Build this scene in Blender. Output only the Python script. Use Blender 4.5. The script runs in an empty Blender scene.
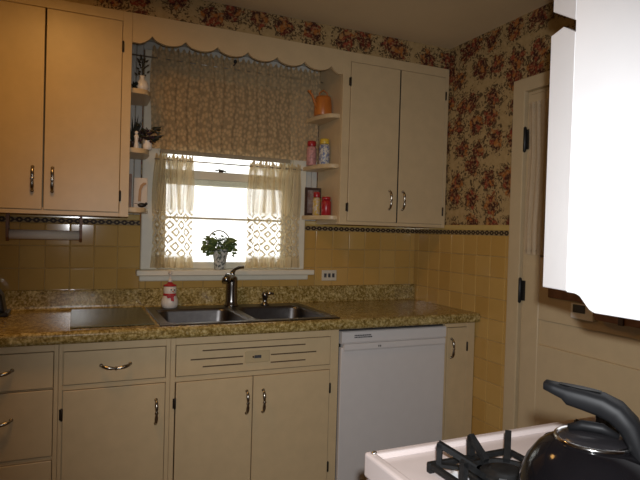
import bpy, bmesh, math, random
from math import pi, sin, cos, radians
from mathutils import Vector, Matrix
random.seed(7)
S = bpy.context.scene
COL = S.collection

# ------------------------------------------------------------------ materials
class NT:
    def __init__(s, name):
        s.m = bpy.data.materials.new(name); s.m.use_nodes = True
        s.t = s.m.node_tree; s.t.nodes.clear()
        s.out = s.n('ShaderNodeOutputMaterial')
    def n(s, typ, **kw):
        nd = s.t.nodes.new(typ)
        for k, v in kw.items():
            if k.startswith('i_'):
                key = k[2:]
                key = int(key) if key.isdigit() else key.replace('_', ' ')
                nd.inputs[key].default_value = v
            else: setattr(nd, k, v)
        return nd
    def l(s, a, b): s.t.links.new(a, b)
    def math(s, op, a, b=None, clamp=False):
        nd = s.n('ShaderNodeMath', operation=op); nd.use_clamp = clamp
        for i, v in enumerate((a, b)):
            if v is None: continue
            if isinstance(v, (int, float)): nd.inputs[i].default_value = v
            else: s.l(v, nd.inputs[i])
        return nd.outputs[0]
    def ramp(s, fac, stops, interp='LINEAR'):
        nd = s.n('ShaderNodeValToRGB'); cr = nd.color_ramp; cr.interpolation = interp
        while len(cr.elements) < len(stops): cr.elements.new(0.5)
        for e, (p, c) in zip(cr.elements, stops):
            e.position = p; e.color = (*c, 1) if len(c) == 3 else c
        s.l(fac, nd.inputs[0]); return nd.outputs[0]
    def mix(s, fac, a, b, blend='MIX'):
        nd = s.n('ShaderNodeMix', data_type='RGBA', blend_type=blend)
        for i, v in ((0, fac), (6, a), (7, b)):
            if isinstance(v, (int, float)): nd.inputs[i].default_value = v
            elif isinstance(v, tuple): nd.inputs[i].default_value = (*v, 1) if len(v) == 3 else v
            else: s.l(v, nd.inputs[i])
        return nd.outputs[2]
    def noise(s, co, scale, detail=3, rough=.5, dist=0):
        nd = s.n('ShaderNodeTexNoise'); nd.inputs['Scale'].default_value = scale
        nd.inputs['Detail'].default_value = detail; nd.inputs['Roughness'].default_value = rough
        nd.inputs['Distortion'].default_value = dist
        s.l(co, nd.inputs['Vector']); return nd.outputs['Fac']
    def obj(s): return s.n('ShaderNodeTexCoord').outputs['Object']
    def geo(s): return s.n('ShaderNodeNewGeometry').outputs['Position']
    def uv(s): return s.n('ShaderNodeTexCoord').outputs['UV']
    def bsdf(s, color, rough=.5, metal=0, spec=.5, bump=None, bstr=.2, bdist=.002, **kw):
        b = s.n('ShaderNodeBsdfPrincipled')
        if isinstance(color, tuple): b.inputs['Base Color'].default_value = (*color, 1)
        else: s.l(color, b.inputs['Base Color'])
        if isinstance(rough, (int, float)): b.inputs['Roughness'].default_value = rough
        else: s.l(rough, b.inputs['Roughness'])
        b.inputs['Metallic'].default_value = metal
        b.inputs['Specular IOR Level'].default_value = spec
        for k, v in kw.items(): b.inputs[k.replace('_', ' ')].default_value = v
        if bump is not None:
            bp = s.n('ShaderNodeBump'); bp.inputs['Strength'].default_value = bstr
            bp.inputs['Distance'].default_value = bdist
            s.l(bump, bp.inputs['Height']); s.l(bp.outputs[0], b.inputs['Normal'])
        return b.outputs[0]
    def done(s, sh): s.l(sh, s.out.inputs['Surface']); return s.m

def simple(name, c, rough=.5, metal=0, var=.06, scale=18, bump=0, spec=.5, **kw):
    t = NT(name); co = t.geo()
    f = t.noise(co, scale, 3)
    lo = tuple(max(0, x * (1 - var)) for x in c); hi = tuple(min(1, x * (1 + var)) for x in c)
    col = t.ramp(f, [(.3, lo), (.7, hi)])
    b = t.noise(co, scale * 6, 2) if bump else None
    return t.done(t.bsdf(col, rough, metal, spec, b, bump, **kw))

M = {}
M['cream'] = simple('cream_paint', (.60, .455, .262), .38, var=.035, bump=.05, spec=.4)
M['cream_door'] = simple('door_paint', (.56, .435, .26), .4, var=.03, bump=.04)
M['casing'] = simple('window_paint', (.74, .69, .55), .4, var=.03)
M['bead'] = simple('recess_paint', (.52, .51, .46), .5, var=.04)
M['ceil'] = simple('ceiling_paint', (.72, .57, .35), .8, var=.04, scale=3, bump=.1)
M['cabwhite'] = simple('white_cabinet_paint', (.92, .92, .93), .4, var=.01)
M['dw'] = simple('dishwasher_enamel', (.67, .64, .62), .32, var=.015)
M['enamel'] = simple('white_enamel', (.60, .515, .485), .24, var=.02)
M['pan'] = simple('drip_pan_enamel', (.86, .86, .86), .18, var=.02)
M['cast'] = simple('cast_iron', (.009, .009, .009), .55, var=.3, scale=90, bump=.15, spec=.22)
M['black_enamel'] = simple('black_enamel', (.004, .0035, .004), .10, var=.2, spec=.2)
M['black_plastic'] = simple('black_plastic', (.006, .006, .0065), .5, var=.2, bump=.03, spec=.13)
M['lid_dark'] = simple('dark_lid', (.012, .011, .012), .22, var=.2, spec=.4)
M['chrome'] = simple('chrome', (.75, .74, .72), .14, 1, var=.03)
M['pull'] = simple('aged_chrome_pull', (.36, .32, .27), .24, 1, var=.15, scale=70)
M['hinge'] = simple('dark_hinge_metal', (.035, .026, .018), .4, .6, var=.3, scale=60)
M['iron'] = simple('black_hinge_iron', (.01, .01, .01), .45, var=.2)
M['bronze'] = simple('dark_faucet_metal', (.27, .255, .24), .2, 1, var=.1)
M['steel'] = simple('brushed_steel', (.17, .16, .155), .33, 1, var=.08, scale=60)
M['shadegap'] = simple('dark_gap', (.012, .011, .01), .8, var=.1)
M['slit'] = simple('dark_slit', (.10, .06, .03), .8, var=.1)
M['plate'] = simple('cream_plate', (.50, .39, .22), .35, var=.03)
M['outlet'] = simple('outlet_plastic', (.62, .56, .44), .35, var=.02)
M['grout'] = simple('tile_grout', (.44, .30, .11), .8, var=.1, scale=40)
M['white_ceramic'] = simple('white_ceramic', (.78, .74, .68), .25, var=.03)
M['white_paper'] = simple('white_paper', (.72, .66, .56), .8, var=.03)
M['red'] = simple('red_paint', (.42, .015, .02), .4, var=.1)
M['redplastic'] = simple('red_plastic', (.36, .015, .02), .3, var=.08)
M['yellow'] = simple('yellow_plastic', (.62, .42, .04), .35, var=.08)
M['orange'] = simple('orange_metal', (.50, .155, .025), .35, var=.1)
M['leaf'] = simple('leaf_green', (.11, .16, .05), .4, var=.5, scale=40)
M['dkleaf'] = simple('dark_leaf', (.02, .022, .012), .5, var=.4, scale=40)
M['dkflower'] = simple('dark_flower', (.035, .012, .022), .6, var=.4, scale=60)
M['wire'] = simple('wire_hoop', (.25, .22, .17), .4, .6, var=.1)
M['wood'] = simple('brown_wood', (.20, .085, .03), .45, var=.25, scale=25)
M['dkwood'] = simple('dark_brown_wood', (.05, .022, .012), .4, var=.25, scale=25)
M['blackobj'] = simple('black_appliance', (.012, .012, .014), .3, var=.2)
M['floor'] = simple('vinyl_floor', (.20, .14, .08), .45, var=.15, scale=8)
M['plain_wall'] = simple('plain_wall_paint', (.42, .34, .22), .7, var=.04)
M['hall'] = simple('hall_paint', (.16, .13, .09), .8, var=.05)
M['rod'] = simple('rod_metal', (.40, .36, .30), .3, .8, var=.05)
M['ink'] = simple('grey_ink', (.05, .05, .055), .6, var=.05)
M['card'] = simple('plaque_white', (.62, .54, .44), .5, var=.04)
M['tan'] = simple('tan_paint', (.36, .20, .07), .5, var=.1)
M['pinklabel'] = simple('pink_label', (.50, .24, .22), .5, var=.4, scale=90)
M['bluelabel'] = None

def two_tone(name, a, b, scale, th=.5, rough=.4, soft=.05):
    t = NT(name); f = t.noise(t.geo(), scale, 3, .6)
    return t.done(t.bsdf(t.ramp(f, [(th - soft, a), (th + soft, b)]), rough))
M['bluelabel'] = two_tone('blue_white_label', (.12, .16, .30), (.62, .58, .48), 90)
M['yellowlabel'] = two_tone('yellow_white_label', (.55, .36, .05), (.55, .45, .35), 90)
M['photo'] = two_tone('faded_photo', (.16, .06, .04), (.30, .25, .22), 45, soft=.2)
M['potpaint'] = two_tone('painted_pot', (.10, .13, .12), (.62, .62, .58), 75, .47, .3)
M['snow'] = simple('snowman_white', (.74, .68, .60), .45, var=.03)

# counter laminate
t = NT('granite_laminate'); co = t.geo()
a = t.noise(co, 30, 5, .7, .6); b = t.noise(co, 85, 4, .65, .3)
c1 = t.ramp(a, [(.33, (.10, .055, .012)), (.45, (.25, .165, .04)), (.54, (.36, .26, .085)), (.66, (.60, .48, .22))])
c2 = t.ramp(b, [(.38, (.04, .022, .006)), (.50, (.31, .22, .06)), (.63, (.72, .60, .32))])
M['granite'] = t.done(t.bsdf(t.mix(.5, c1, c2), .17, spec=.5))

# tile glaze: slight tone change from tile to tile
t = NT('yellow_tile_glaze'); co = t.geo()
at = t.n('ShaderNodeAttribute', attribute_name='tone').outputs['Fac']
c = t.mix(at, (.50, .295, .08), (.58, .365, .115))
nz = t.noise(co, 14, 3)
c = t.mix(t.math('MULTIPLY', nz, .35), c, (.43, .25, .055))
M['tile'] = t.done(t.bsdf(c, .09, spec=.55))
M['captile'] = simple('cap_tile_glaze', (.52, .36, .11), .15, var=.05)

# border band
t = NT('border_band'); p = t.n('ShaderNodeSeparateXYZ'); t.l(t.geo(), p.inputs[0])
u = t.math('SUBTRACT', p.outputs[0], p.outputs[1])
fx = t.math('ABSOLUTE', t.math('SUBTRACT', t.math('FRACT', t.math('MULTIPLY', u, 1 / .036)), .5))
fz = t.math('ABSOLUTE', t.math('MULTIPLY', t.math('SUBTRACT', p.outputs[2], 1.3425), 1 / .03))
d = t.math('ADD', fx, fz)
ring = t.math('LESS_THAN', t.math('ABSOLUTE', t.math('SUBTRACT', d, .36)), .20)
M['band'] = t.done(t.bsdf(t.mix(ring, (.34, .25, .12), (.035, .02, .012)), .55, spec=.25))

# wallpaper: clusters of red and orange blooms with brown leaves on a tan ground
t = NT('floral_wallpaper'); p = t.n('ShaderNodeSeparateXYZ'); t.l(t.geo(), p.inputs[0])
u = t.math('SUBTRACT', p.outputs[0], p.outputs[1])
cx = t.n('ShaderNodeCombineXYZ'); t.l(u, cx.inputs[0]); t.l(p.outputs[2], cx.inputs[1])
co = cx.outputs[0]
def vor(vec, scale, rnd, feat='F1'):
    v = t.n('ShaderNodeTexVoronoi', voronoi_dimensions='2D', feature=feat)
    v.inputs['Scale'].default_value = scale; v.inputs['Randomness'].default_value = rnd
    t.l(vec, v.inputs['Vector']); return v
wn = t.n('ShaderNodeTexNoise'); wn.inputs['Scale'].default_value = 16; wn.inputs['Detail'].default_value = 3
t.l(co, wn.inputs['Vector'])
wv = t.n('ShaderNodeVectorMath', operation='MULTIPLY_ADD'); t.l(wn.outputs['Color'], wv.inputs[0])
wv.inputs[1].default_value = (.085, .085, 0); t.l(co, wv.inputs[2])
v1 = vor(wv.outputs[0], 7.2, .6)
d1 = v1.outputs['Distance']
petal = vor(wv.outputs[0], 34, 1.0)
pc = t.n('ShaderNodeSeparateColor'); t.l(petal.outputs['Color'], pc.inputs[0])
fine = t.noise(co, 75, 3, .65)
mid = t.noise(co, 30, 3, .6)
bloom_col = t.ramp(pc.outputs[0], [(0, (.13, .026, .014)), (.25, (.25, .045, .020)), (.5, (.40, .14, .03)), (.75, (.30, .06, .03)), (.9, (.46, .22, .07))], 'CONSTANT')
bloom_col = t.mix(t.ramp(petal.outputs['Distance'], [(.25, (0, 0, 0)), (.60, (1, 1, 1))]), bloom_col, (.055, .018, .012))
bloom_col = t.mix(t.ramp(fine, [(.50, (0, 0, 0)), (.62, (1, 1, 1))]), bloom_col, (.36, .21, .09))
core = t.ramp(t.math('ADD', d1, t.math('MULTIPLY', t.math('SUBTRACT', mid, .5), .55)), [(.33, (1, 1, 1)), (.38, (0, 0, 0))])
leafzone = t.ramp(t.math('ADD', d1, t.math('MULTIPLY', t.math('SUBTRACT', mid, .5), .9)), [(.52, (1, 1, 1)), (.60, (0, 0, 0))])
leafm = t.math('MULTIPLY', leafzone, t.ramp(t.noise(co, 46, 3, .6, 1.5), [(.49, (0, 0, 0)), (.53, (1, 1, 1))]))
bg = t.ramp(t.noise(co, 40, 3), [(.3, (.39, .265, .115)), (.7, (.47, .33, .155))])
col = t.mix(leafm, bg, (.10, .06, .028))
col = t.mix(core, col, bloom_col)
M['wallpaper'] = t.done(t.bsdf(col, .75, spec=.2))

# lace and sheers (uv in metres: u along the cloth, v = height above the hem)
def lace(name, col, kind):
    t = NT(name); s = t.n('ShaderNodeSeparateXYZ'); t.l(t.uv(), s.inputs[0])
    u, v = s.outputs[0], s.outputs[1]
    weave = t.noise(t.uv(), 260, 2, .6)
    if kind == 'diamond':
        P = .074
        a = t.math('FRACT', t.math('DIVIDE', t.math('ADD', u, v), P))
        b = t.math('FRACT', t.math('DIVIDE', t.math('SUBTRACT', u, v), P))
        da = t.math('ABSOLUTE', t.math('SUBTRACT', a, .5)); db = t.math('ABSOLUTE', t.math('SUBTRACT', b, .5))
        m = t.math('MAXIMUM', da, db)
        ringm = t.ramp(m, [(.17, (.08,) * 3), (.21, (.97,) * 3), (.34, (.97,) * 3), (.38, (.35,) * 3)])
        zone = t.ramp(v, [(.055, (0, 0, 0)), (.07, (1, 1, 1)), (.27, (1, 1, 1)), (.31, (0, 0, 0))])
        hem = t.ramp(v, [(.045, (.85,) * 3), (.06, (.55,) * 3), (.46, (.52,) * 3), (.525, (.72,) * 3), (.55, (.95,) * 3)])
        fv = t.n('ShaderNodeCombineXYZ'); t.l(t.math('MULTIPLY', u, 30), fv.inputs[0]); t.l(t.math('MULTIPLY', v, 1.2), fv.inputs[1])
        fold = t.ramp(t.noise(fv.outputs[0], 1.0, 2), [(.38, (0, 0, 0)), (.60, (.42,) * 3)])
        hem = t.math('ADD', hem, fold, True)
        op = t.mix(zone, hem, ringm)
        op = t.math('ADD', op, t.math('MULTIPLY', t.math('SUBTRACT', weave, .5), .5), True)
    elif kind == 'floral':
        vo = t.n('ShaderNodeTexVoronoi', voronoi_dimensions='2D'); vo.inputs['Scale'].default_value = 42
        t.l(t.uv(), vo.inputs['Vector'])
        f = t.math('ADD', t.ramp(vo.outputs['Distance'], [(.2, (1.0,) * 3), (.55, (.72,) * 3)]), t.math('MULTIPLY', t.math('SUBTRACT', weave, .5), .9))
        rod = t.ramp(t.math('ABSOLUTE', t.math('SUBTRACT', v, .405)), [(.006, (.45,) * 3), (.012, (0, 0, 0))])
        op = t.math('ADD', f, rod, True)
    else:
        st = t.n('ShaderNodeTexWave', wave_type='BANDS', bands_direction='X'); st.inputs['Scale'].default_value = 8
        st.inputs['Distortion'].default_value = 2.5; t.l(t.uv(), st.inputs['Vector'])
        op = t.math('ADD', t.math('MULTIPLY', st.outputs['Fac'], .35), t.math('MULTIPLY', weave, 1.25), True)
    c = t.mix(weave, tuple(x * .82 for x in col), col)
    if kind == 'floral': c = t.mix(t.ramp(vo.outputs['Distance'], [(.2, (1, 1, 1)), (.55, (0, 0, 0))]), tuple(x * .86 for x in col), tuple(x * 1.12 for x in col))
    df = t.n('ShaderNodeBsdfDiffuse'); tl = t.n('ShaderNodeBsdfTranslucent')
    t.l(c, df.inputs[0]); t.l(c, tl.inputs[0])
    m1 = t.n('ShaderNodeMixShader', i_0=.42); t.l(df.outputs[0], m1.inputs[1]); t.l(tl.outputs[0], m1.inputs[2])
    tr = t.n('ShaderNodeBsdfTransparent')
    m2 = t.n('ShaderNodeMixShader'); t.l(op, m2.inputs[0]); t.l(tr.outputs[0], m2.inputs[1]); t.l(m1.outputs[0], m2.inputs[2])
    return t.done(m2.outputs[0])
M['lace_low'] = lace('diamond_lace', (.82, .68, .42), 'diamond')
M['lace_top'] = lace('floral_lace', (.66, .49, .28), 'floral')
M['lace_door'] = lace('door_lace', (.84, .70, .50), 'plain')

t = NT('roller_shade_cloth'); c = t.ramp(t.noise(t.geo(), 60, 2), [(.3, (.34, .28, .19)), (.7, (.40, .33, .23))])
df = t.n('ShaderNodeBsdfDiffuse'); tl = t.n('ShaderNodeBsdfTranslucent'); t.l(c, df.inputs[0]); t.l(c, tl.inputs[0])
m1 = t.n('ShaderNodeMixShader', i_0=.05); t.l(df.outputs[0], m1.inputs[1]); t.l(tl.outputs[0], m1.inputs[2])
M['shade'] = t.done(m1.outputs[0])

def glass(name, tint, refl=.06, rough=.02):
    t = NT(name); tr = t.n('ShaderNodeBsdfTransparent'); tr.inputs[0].default_value = (*tint, 1)
    gl = t.n('ShaderNodeBsdfGlossy'); gl.inputs['Roughness'].default_value = rough
    f = t.n('ShaderNodeFresnel', i_IOR=1.45)
    m = t.n('ShaderNodeMixShader'); t.l(t.math('ADD', f.outputs[0], refl - .04, True), m.inputs[0])
    t.l(tr.outputs[0], m.inputs[1]); t.l(gl.outputs[0], m.inputs[2]); return t.done(m.outputs[0])
M['glass'] = glass('window_glass', (.97, .98, .97))
t = NT('frosted_board'); tr = t.n('ShaderNodeBsdfTransparent'); tr.inputs[0].default_value = (.62, .70, .56, 1)
bs = t.bsdf(t.ramp(t.noise(t.geo(), 30, 2), [(.3, (.15, .15, .095)), (.7, (.18, .18, .115))]), .2)
m = t.n('ShaderNodeMixShader', i_0=.72); t.l(tr.outputs[0], m.inputs[1]); t.l(bs, m.inputs[2])
M['board'] = t.done(m.outputs[0])

# ------------------------------------------------------------------ mesh tools
class MB:
    def __init__(s): s.bm = bmesh.new(); s.uvl = None
    def box(s, x0, x1, y0, y1, z0, z1, bev=0, seg=1):
        if x0 > x1: x0, x1 = x1, x0
        if y0 > y1: y0, y1 = y1, y0
        if z0 > z1: z0, z1 = z1, z0
        vs = [s.bm.verts.new((x, y, z)) for x in (x0, x1) for y in (y0, y1) for z in (z0, z1)]
        fs = [s.bm.faces.new([vs[i] for i in q]) for q in ((0, 1, 3, 2), (4, 6, 7, 5), (0, 4, 5, 1), (2, 3, 7, 6), (0, 2, 6, 4), (1, 5, 7, 3))]
        if bev:
            es = list({e for f in fs for e in f.edges})
            bmesh.ops.bevel(s.bm, geom=es, offset=bev, segments=seg, profile=.5, affect='EDGES')
        return s
    def loft(s, loops, cap0=True, cap1=True, closed=True, smooth=True):
        L = [[s.bm.verts.new(p) for p in lp] for lp in loops]
        n = len(L[0])
        for a, b in zip(L, L[1:]):
            for i in range(n if closed else n - 1):
                j = (i + 1) % n
                f = s.bm.faces.new((a[i], a[j], b[j], b[i])); f.smooth = smooth
        if cap0: s.bm.faces.new(list(reversed(L[0])))
        if cap1: s.bm.faces.new(L[-1])
        return L
    def tube(s, pts, rad, n=10):
        pts = [Vector(p) for p in pts]
        if isinstance(rad, (int, float)): rad = [rad] * len(pts)
        loops = []; ref = None
        for i, p in enumerate(pts):
            d = (pts[min(i + 1, len(pts) - 1)] - pts[max(i - 1, 0)]).normalized()
            if ref is None:
                ref = d.orthogonal().normalized()
            ref = (ref - d * ref.dot(d)).normalized(); q = d.cross(ref)
            loops.append([p + (ref * cos(2 * pi * k / n) + q * sin(2 * pi * k / n)) * rad[i] for k in range(n)])
        s.loft(loops); return s
    def lathe(s, c, prof, n=28, axis='z'):
        loops = []
        for r, h in prof:
            lp = []
            for k in range(n):
                a = 2 * pi * k / n; r_ = max(r, 1e-4)
                v = {'z': (r_ * cos(a), r_ * sin(a), h), 'y': (r_ * cos(a), h, r_ * sin(a)), 'x': (h, r_ * cos(a), r_ * sin(a))}[axis]
                lp.append(Vector(c) + Vector(v))
            loops.append(lp)
        s.loft(loops); return s
    def prism(s, poly, axis, a0, a1, bev=0):
        def P(u, v, w): return {'x': (w, u, v), 'y': (u, w, v), 'z': (u, v, w)}[axis]
        A = [s.bm.verts.new(P(u, v, a0)) for u, v in poly]; B = [s.bm.verts.new(P(u, v, a1)) for u, v in poly]
        n = len(A); fs = []
        for i in range(n):
            j = (i + 1) % n; fs.append(s.bm.faces.new((A[i], A[j], B[j], B[i])))
        fs.append(s.bm.faces.new(list(reversed(A)))); fs.append(s.bm.faces.new(B))
        if bev:
            es = list({e for f in fs[-2:] for e in f.edges})
            bmesh.ops.bevel(s.bm, geom=es, offset=bev, segments=1, affect='EDGES')
        return s
    def ball(s, c, r, sc=(1, 1, 1), seg=14, rot=None):
        mt = Matrix.Translation(c) @ (rot.to_4x4() if rot else Matrix()) @ Matrix.Diagonal((r * sc[0], r * sc[1], r * sc[2], 1))
        g = bmesh.ops.create_uvsphere(s.bm, u_segments=seg, v_segments=max(6, seg // 2), radius=1, matrix=mt)
        for v in g['verts']:
            for f in v.link_faces: f.smooth = True
        return s
    def leaf(s, base, d, up, ln, w, cup=.2):
        d = Vector(d).normalized(); sd = d.cross(Vector(up)); sd = sd.normalized() if sd.length > 1e-4 else Vector((1, 0, 0))
        nrm = sd.cross(d); b = Vector(base)
        row = [(0, .05), (.3, .9), (.6, .8), (1, .04)]
        L = [[s.bm.verts.new(b + d * ln * tt + sd * w * .5 * ww * k + nrm * (cup * w * (abs(k) - tt * tt))) for k in (-1, 0, 1)] for tt, ww in row]
        for p, q in zip(L, L[1:]):
            for i in (0, 1): s.bm.faces.new((p[i], p[i + 1], q[i + 1], q[i])).smooth = True
        return s
    def build(s, name, mat, parent=None, kind=None, label=None, cat=None, group=None, org=None, fixn=True):
        if fixn: bmesh.ops.recalc_face_normals(s.bm, faces=s.bm.faces[:])
        off = Vector((0, 0, 0))
        if parent:
            q = parent
            while q: off += q.location; q = q.parent
        elif org is not None: off = Vector(org)
        else:
            lo = [min(v.co[i] for v in s.bm.verts) for i in range(3)]; hi = [max(v.co[i] for v in s.bm.verts) for i in range(3)]
            off = Vector(((lo[0] + hi[0]) / 2, (lo[1] + hi[1]) / 2, lo[2]))
        bmesh.ops.translate(s.bm, verts=s.bm.verts[:], vec=-off)
        me = bpy.data.meshes.new(name); s.bm.to_mesh(me); s.bm.free()
        me.materials.append(M[mat])
        o = bpy.data.objects.new(name, me); COL.objects.link(o)
        if parent: o.parent = parent
        else: o.location = off
        tag(o, label, cat, group, kind); return o

def tag(o, label=None, cat=None, group=None, kind=None):
    if label: o['label'] = label
    if cat: o['category'] = cat
    if group: o['group'] = group
    if kind: o['kind'] = kind
    return o
def thing(name, loc, label=None, cat=None, group=None, kind=None):
    o = bpy.data.objects.new(name, None); COL.objects.link(o); o.location = loc; o.empty_display_size = .05
    return tag(o, label, cat, group, kind)
def tree_copy(o, loc, label):
    def cp(a, par):
        c = a.copy(); COL.objects.link(c); c.parent = par
        for ch in list(a.children): cp(ch, c)
        return c
    c = cp(o, None); c.location = loc; c['label'] = label; return c
def mbox(name, mat, parent, *a, **k):
    kw = {q: k.pop(q) for q in ('label', 'cat', 'group', 'kind') if q in k}
    return MB().box(*a, **k).build(name, mat, parent, **kw)

# ------------------------------------------------------------------ setting
H = 2.41; WB = .006            # ceiling height, wall plane behind the tile
XL, YF = -4.2, -4.4
mbox('floor', 'floor', None, XL - .1, 2.2, YF - .1, .2, -.08, 0, kind='structure')
mbox('ceiling', 'ceil', None, XL - .1, 2.2, YF - .1, .2, H, H + .08, kind='structure')
wx0, wx1, wz0, wz1 = -1.60, -.835, 1.085, 2.16
w = MB()
w.box(XL, wx0, WB, .16, 0, H).box(wx1, .1, WB, .16, 0, H).box(wx0, wx1, WB, .16, 0, wz0).box(wx0, wx1, WB, .16, wz1, H)
w.build('wall_back', 'wallpaper', None, kind='structure')
dy0, dy1, dz = -.918, -1.70, 2.022
w = MB()
w.box(WB, .12, dy0, WB, 0, H).box(WB, .12, YF, dy1, 0, H).box(WB, .12, dy1, dy0, dz, H)
w.build('wall_right', 'wallpaper', None, kind='structure')
mbox('wall_left', 'plain_wall', None, XL - .1, XL, YF, .16, 0, H, kind='structure')
mbox('wall_front', 'plain_wall', None, XL, .12, YF - .1, YF, 0, H, kind='structure')
mbox('wall_partition', 'plain_wall', None, -.815, -.70, YF + .002, -2.20, 0, H, kind='structure')
w = MB(); w.box(1.3, 1.4, -2.4, -.2, 0, H).box(.12, 1.3, -.3, -.2, 0, H).box(.12, 1.3, -2.4, -2.3, 0, H)
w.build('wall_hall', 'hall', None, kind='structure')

# soffit over the wall cabinets, papered like the walls
mbox('trim_1', 'wallpaper', None, XL, -.001, -.302, WB, 2.290, H - .001, kind='structure')

# tile
TS = .109
def tiles(name, axis, u0, u1, z0, z1, ph, holes, mir):
    m = MB(); lay = m.bm.faces.layers.float.new('tone'); g = .0013
    def one(a0, a1, b0, b1):
        if a1 - a0 < .006 or b1 - b0 < .006: return
        tone = random.random(); tx, tz = random.uniform(-.0005, .0005), random.uniform(-.0006, .0006)
        a0 += g; a1 -= g; b0 += g; b1 -= g; bv = min(.0035, (a1 - a0) / 3, (b1 - b0) / 3)
        def P(u, z, d): return (u, d, z) if axis == 'y' else (d, u, z)
        lp = []
        for (ins, d) in ((0, .004), (bv * .35, .0012), (bv, 0)):
            q = []
            for (uu, zz, su, sz) in ((a0 + ins, b0 + ins, -1, -1), (a1 - ins, b0 + ins, 1, -1), (a1 - ins, b1 - ins, 1, 1), (a0 + ins, b1 - ins, -1, 1)):
                q.append(P(uu, zz, d + (su * tx + sz * tz if d == 0 else 0)))
            lp.append(q)
        n0 = len(m.bm.faces); m.loft(lp, cap0=False, smooth=False); m.bm.faces.ensure_lookup_table()
        for f in m.bm.faces[n0:]: f[lay] = tone
    k0 = math.floor((u0 - ph) / TS); us = [ph + TS * k for k in range(k0, k0 + int((u1 - u0) / TS) + 3)]
    zs = [1.33 - TS * k for k in range(int((1.33 - z0) / TS) + 2)]
    for a in us:
        for b in zs:
            a0, a1, b0, b1 = max(a, u0), min(a + TS, u1), max(b - TS, z0), min(b, z1)
            if a1 <= a0 or b1 <= b0: continue
            hit = False
            for (hx0, hx1, hz0, hz1) in holes:
                if a1 > hx0 and a0 < hx1 and b1 > hz0 and b0 < hz1:
                    hit = True
                    one(a0, min(a1, hx0), b0, b1); one(max(a0, hx1), a1, b0, b1)
                    one(max(a0, hx0), min(a1, hx1), b0, min(b1, hz0))
            if not hit: one(a0, a1, b0, b1)
    if axis == 'y':
        m.box(u0, u1, .0035, WB, z0, z1) if not holes else [m.box(*q, .0035, WB, *r) for q, r in (((u0, holes[0][0]), (z0, z1)), ((holes[0][1], u1), (z0, z1)), ((holes[0][0], holes[0][1]), (z0, holes[0][2])))]
    else: m.box(.0035, WB, u0, u1, z0, z1)
    ng = 6
    o = m.build(name, 'tile', None, kind='structure', fixn=True)
    o.data.materials.append(M['grout'])
    # the backing slab is the grout
    for p in o.data.polygons:
        cs = [o.data.vertices[i].co for i in p.vertices]
        if len(p.vertices) == 4:
            a = max(c[0] for c in cs) - min(c[0] for c in cs); b = max(c[1] for c in cs) - min(c[1] for c in cs); c_ = max(c[2] for c in cs) - min(c[2] for c in cs)
            big = sorted((a, b, c_))[2]
            if big > .115: p.material_index = 1
    return o
tiles('trim_2', 'y', -3.2, .0035, .86, 1.33, -1.886, [(-1.64, -.79, 1.08, 1.4)], 1)
tiles('trim_3', 'x', -.8445, .0035, .0, 1.33, -.045, [], -1)
w = MB(); w.box(-3.2, -1.672, -.001, WB, 1.3305, 1.3545, .002).box(-.76, 0, -.001, WB, 1.3305, 1.3545, .002); w.build('trim_4', 'band', None, kind='structure')
w = MB(); w.box(-.001, WB, -.8445, 0, 1.3305, 1.3545, .002); w.build('trim_5', 'band', None, kind='structure')
w = MB(); w.box(-.001, WB, -.8445, 0, 1.355, 1.384, .003, 2); w.build('trim_6', 'captile', None, kind='structure')
w = MB(); w.box(-3.2, -1.672, -.001, WB, 1.355, 1.384, .003).box(-.76, -.001, -.001, WB, 1.355, 1.384, .003); w.build('trim_7', 'captile', None, kind='structure')

# ---- recess panels beside the window (grooved boards) and recess ceiling
w = MB()
for (a, b) in ((-1.742, -1.672), (-.762, -.692)):
    n = 2; wd = (b - a) / n
    for i in range(n): w.box(a + wd * i + .001, a + wd * (i + 1) - .001, -.006, WB - .0005, 1.385, 2.285, .003)
w.box(-1.672, -.762, -.006, WB - .0005, 2.226, 2.2685)
w.build('trim_8', 'bead', None, kind='structure')
mbox('trim_9', 'bead', None, -1.752, -.682, -.285, WB - .001, 2.270, 2.2895, kind='structure')

# ---- window
win = thing('window_1', (-1.217, 0, 1.1), kind='structure')
w = MB()
w.box(-1.668, -1.588, -.020, WB - .0005, 1.1055, 2.225, .004).box(-.846, -.766, -.020, WB - .0005, 1.1055, 2.225, .004)
w.box(-1.5875, -.8465, -.020, WB - .0005, 2.14, 2.225, .004)
w.box(-1.600, -1.586, WB, .15, 1.085, 2.16).box(-.849, -.835, WB, .15, 1.085, 2.16).box(-1.60, -.835, WB, .15, 2.145, 2.16)
w.build('window_frame', 'casing', win)
w = MB(); w.box(-1.690, -.720, -.068, .0, 1.076, 1.105, .005, 2).box(-1.598, -.837, 0, .15, 1.080, 1.105)
w.box(-1.672, -.738, -.018, -.0005, 1.045, 1.0755, .004)
w.build('window_sill', 'casing', win)
def sash(x0, x1, y0, y1, z0, z1, st, top, bot, munt):
    r = MB(); r.box(x0, x0 + st, y0, y1, z0, z1, .003).box(x1 - st, x1, y0, y1, z0, z1, .003)
    r.box(x0 + st, x1 - st, y0, y1, z1 - top, z1, .003).box(x0 + st, x1 - st, y0, y1, z0, z0 + bot, .003)
    if munt: r.box(x0 + st, x1 - st, y0 + .008, y1 - .008, munt - .006, munt + .006, .002)
    o = r.build('sash', 'casing', win)
    mbox('pane', 'glass', o, x0 + st - .004, x1 - st + .004, (y0 + y1) / 2 - .002, (y0 + y1) / 2 + .002, z0 + bot - .004, z1 - top + .004)
    return o
lo = sash(-1.584, -.851, .020, .052, 1.106, 1.632, .042, .046, .036, 1.378)
sash(-1.584, -.851, .056, .088, 1.556, 2.143, .042, .05, .050, None)
lk = MB(); lk.lathe((-1.252, .030, 1.632), [(.012, 0), (.014, .004), (.010, .010), (.004, .012)], 14)
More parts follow.
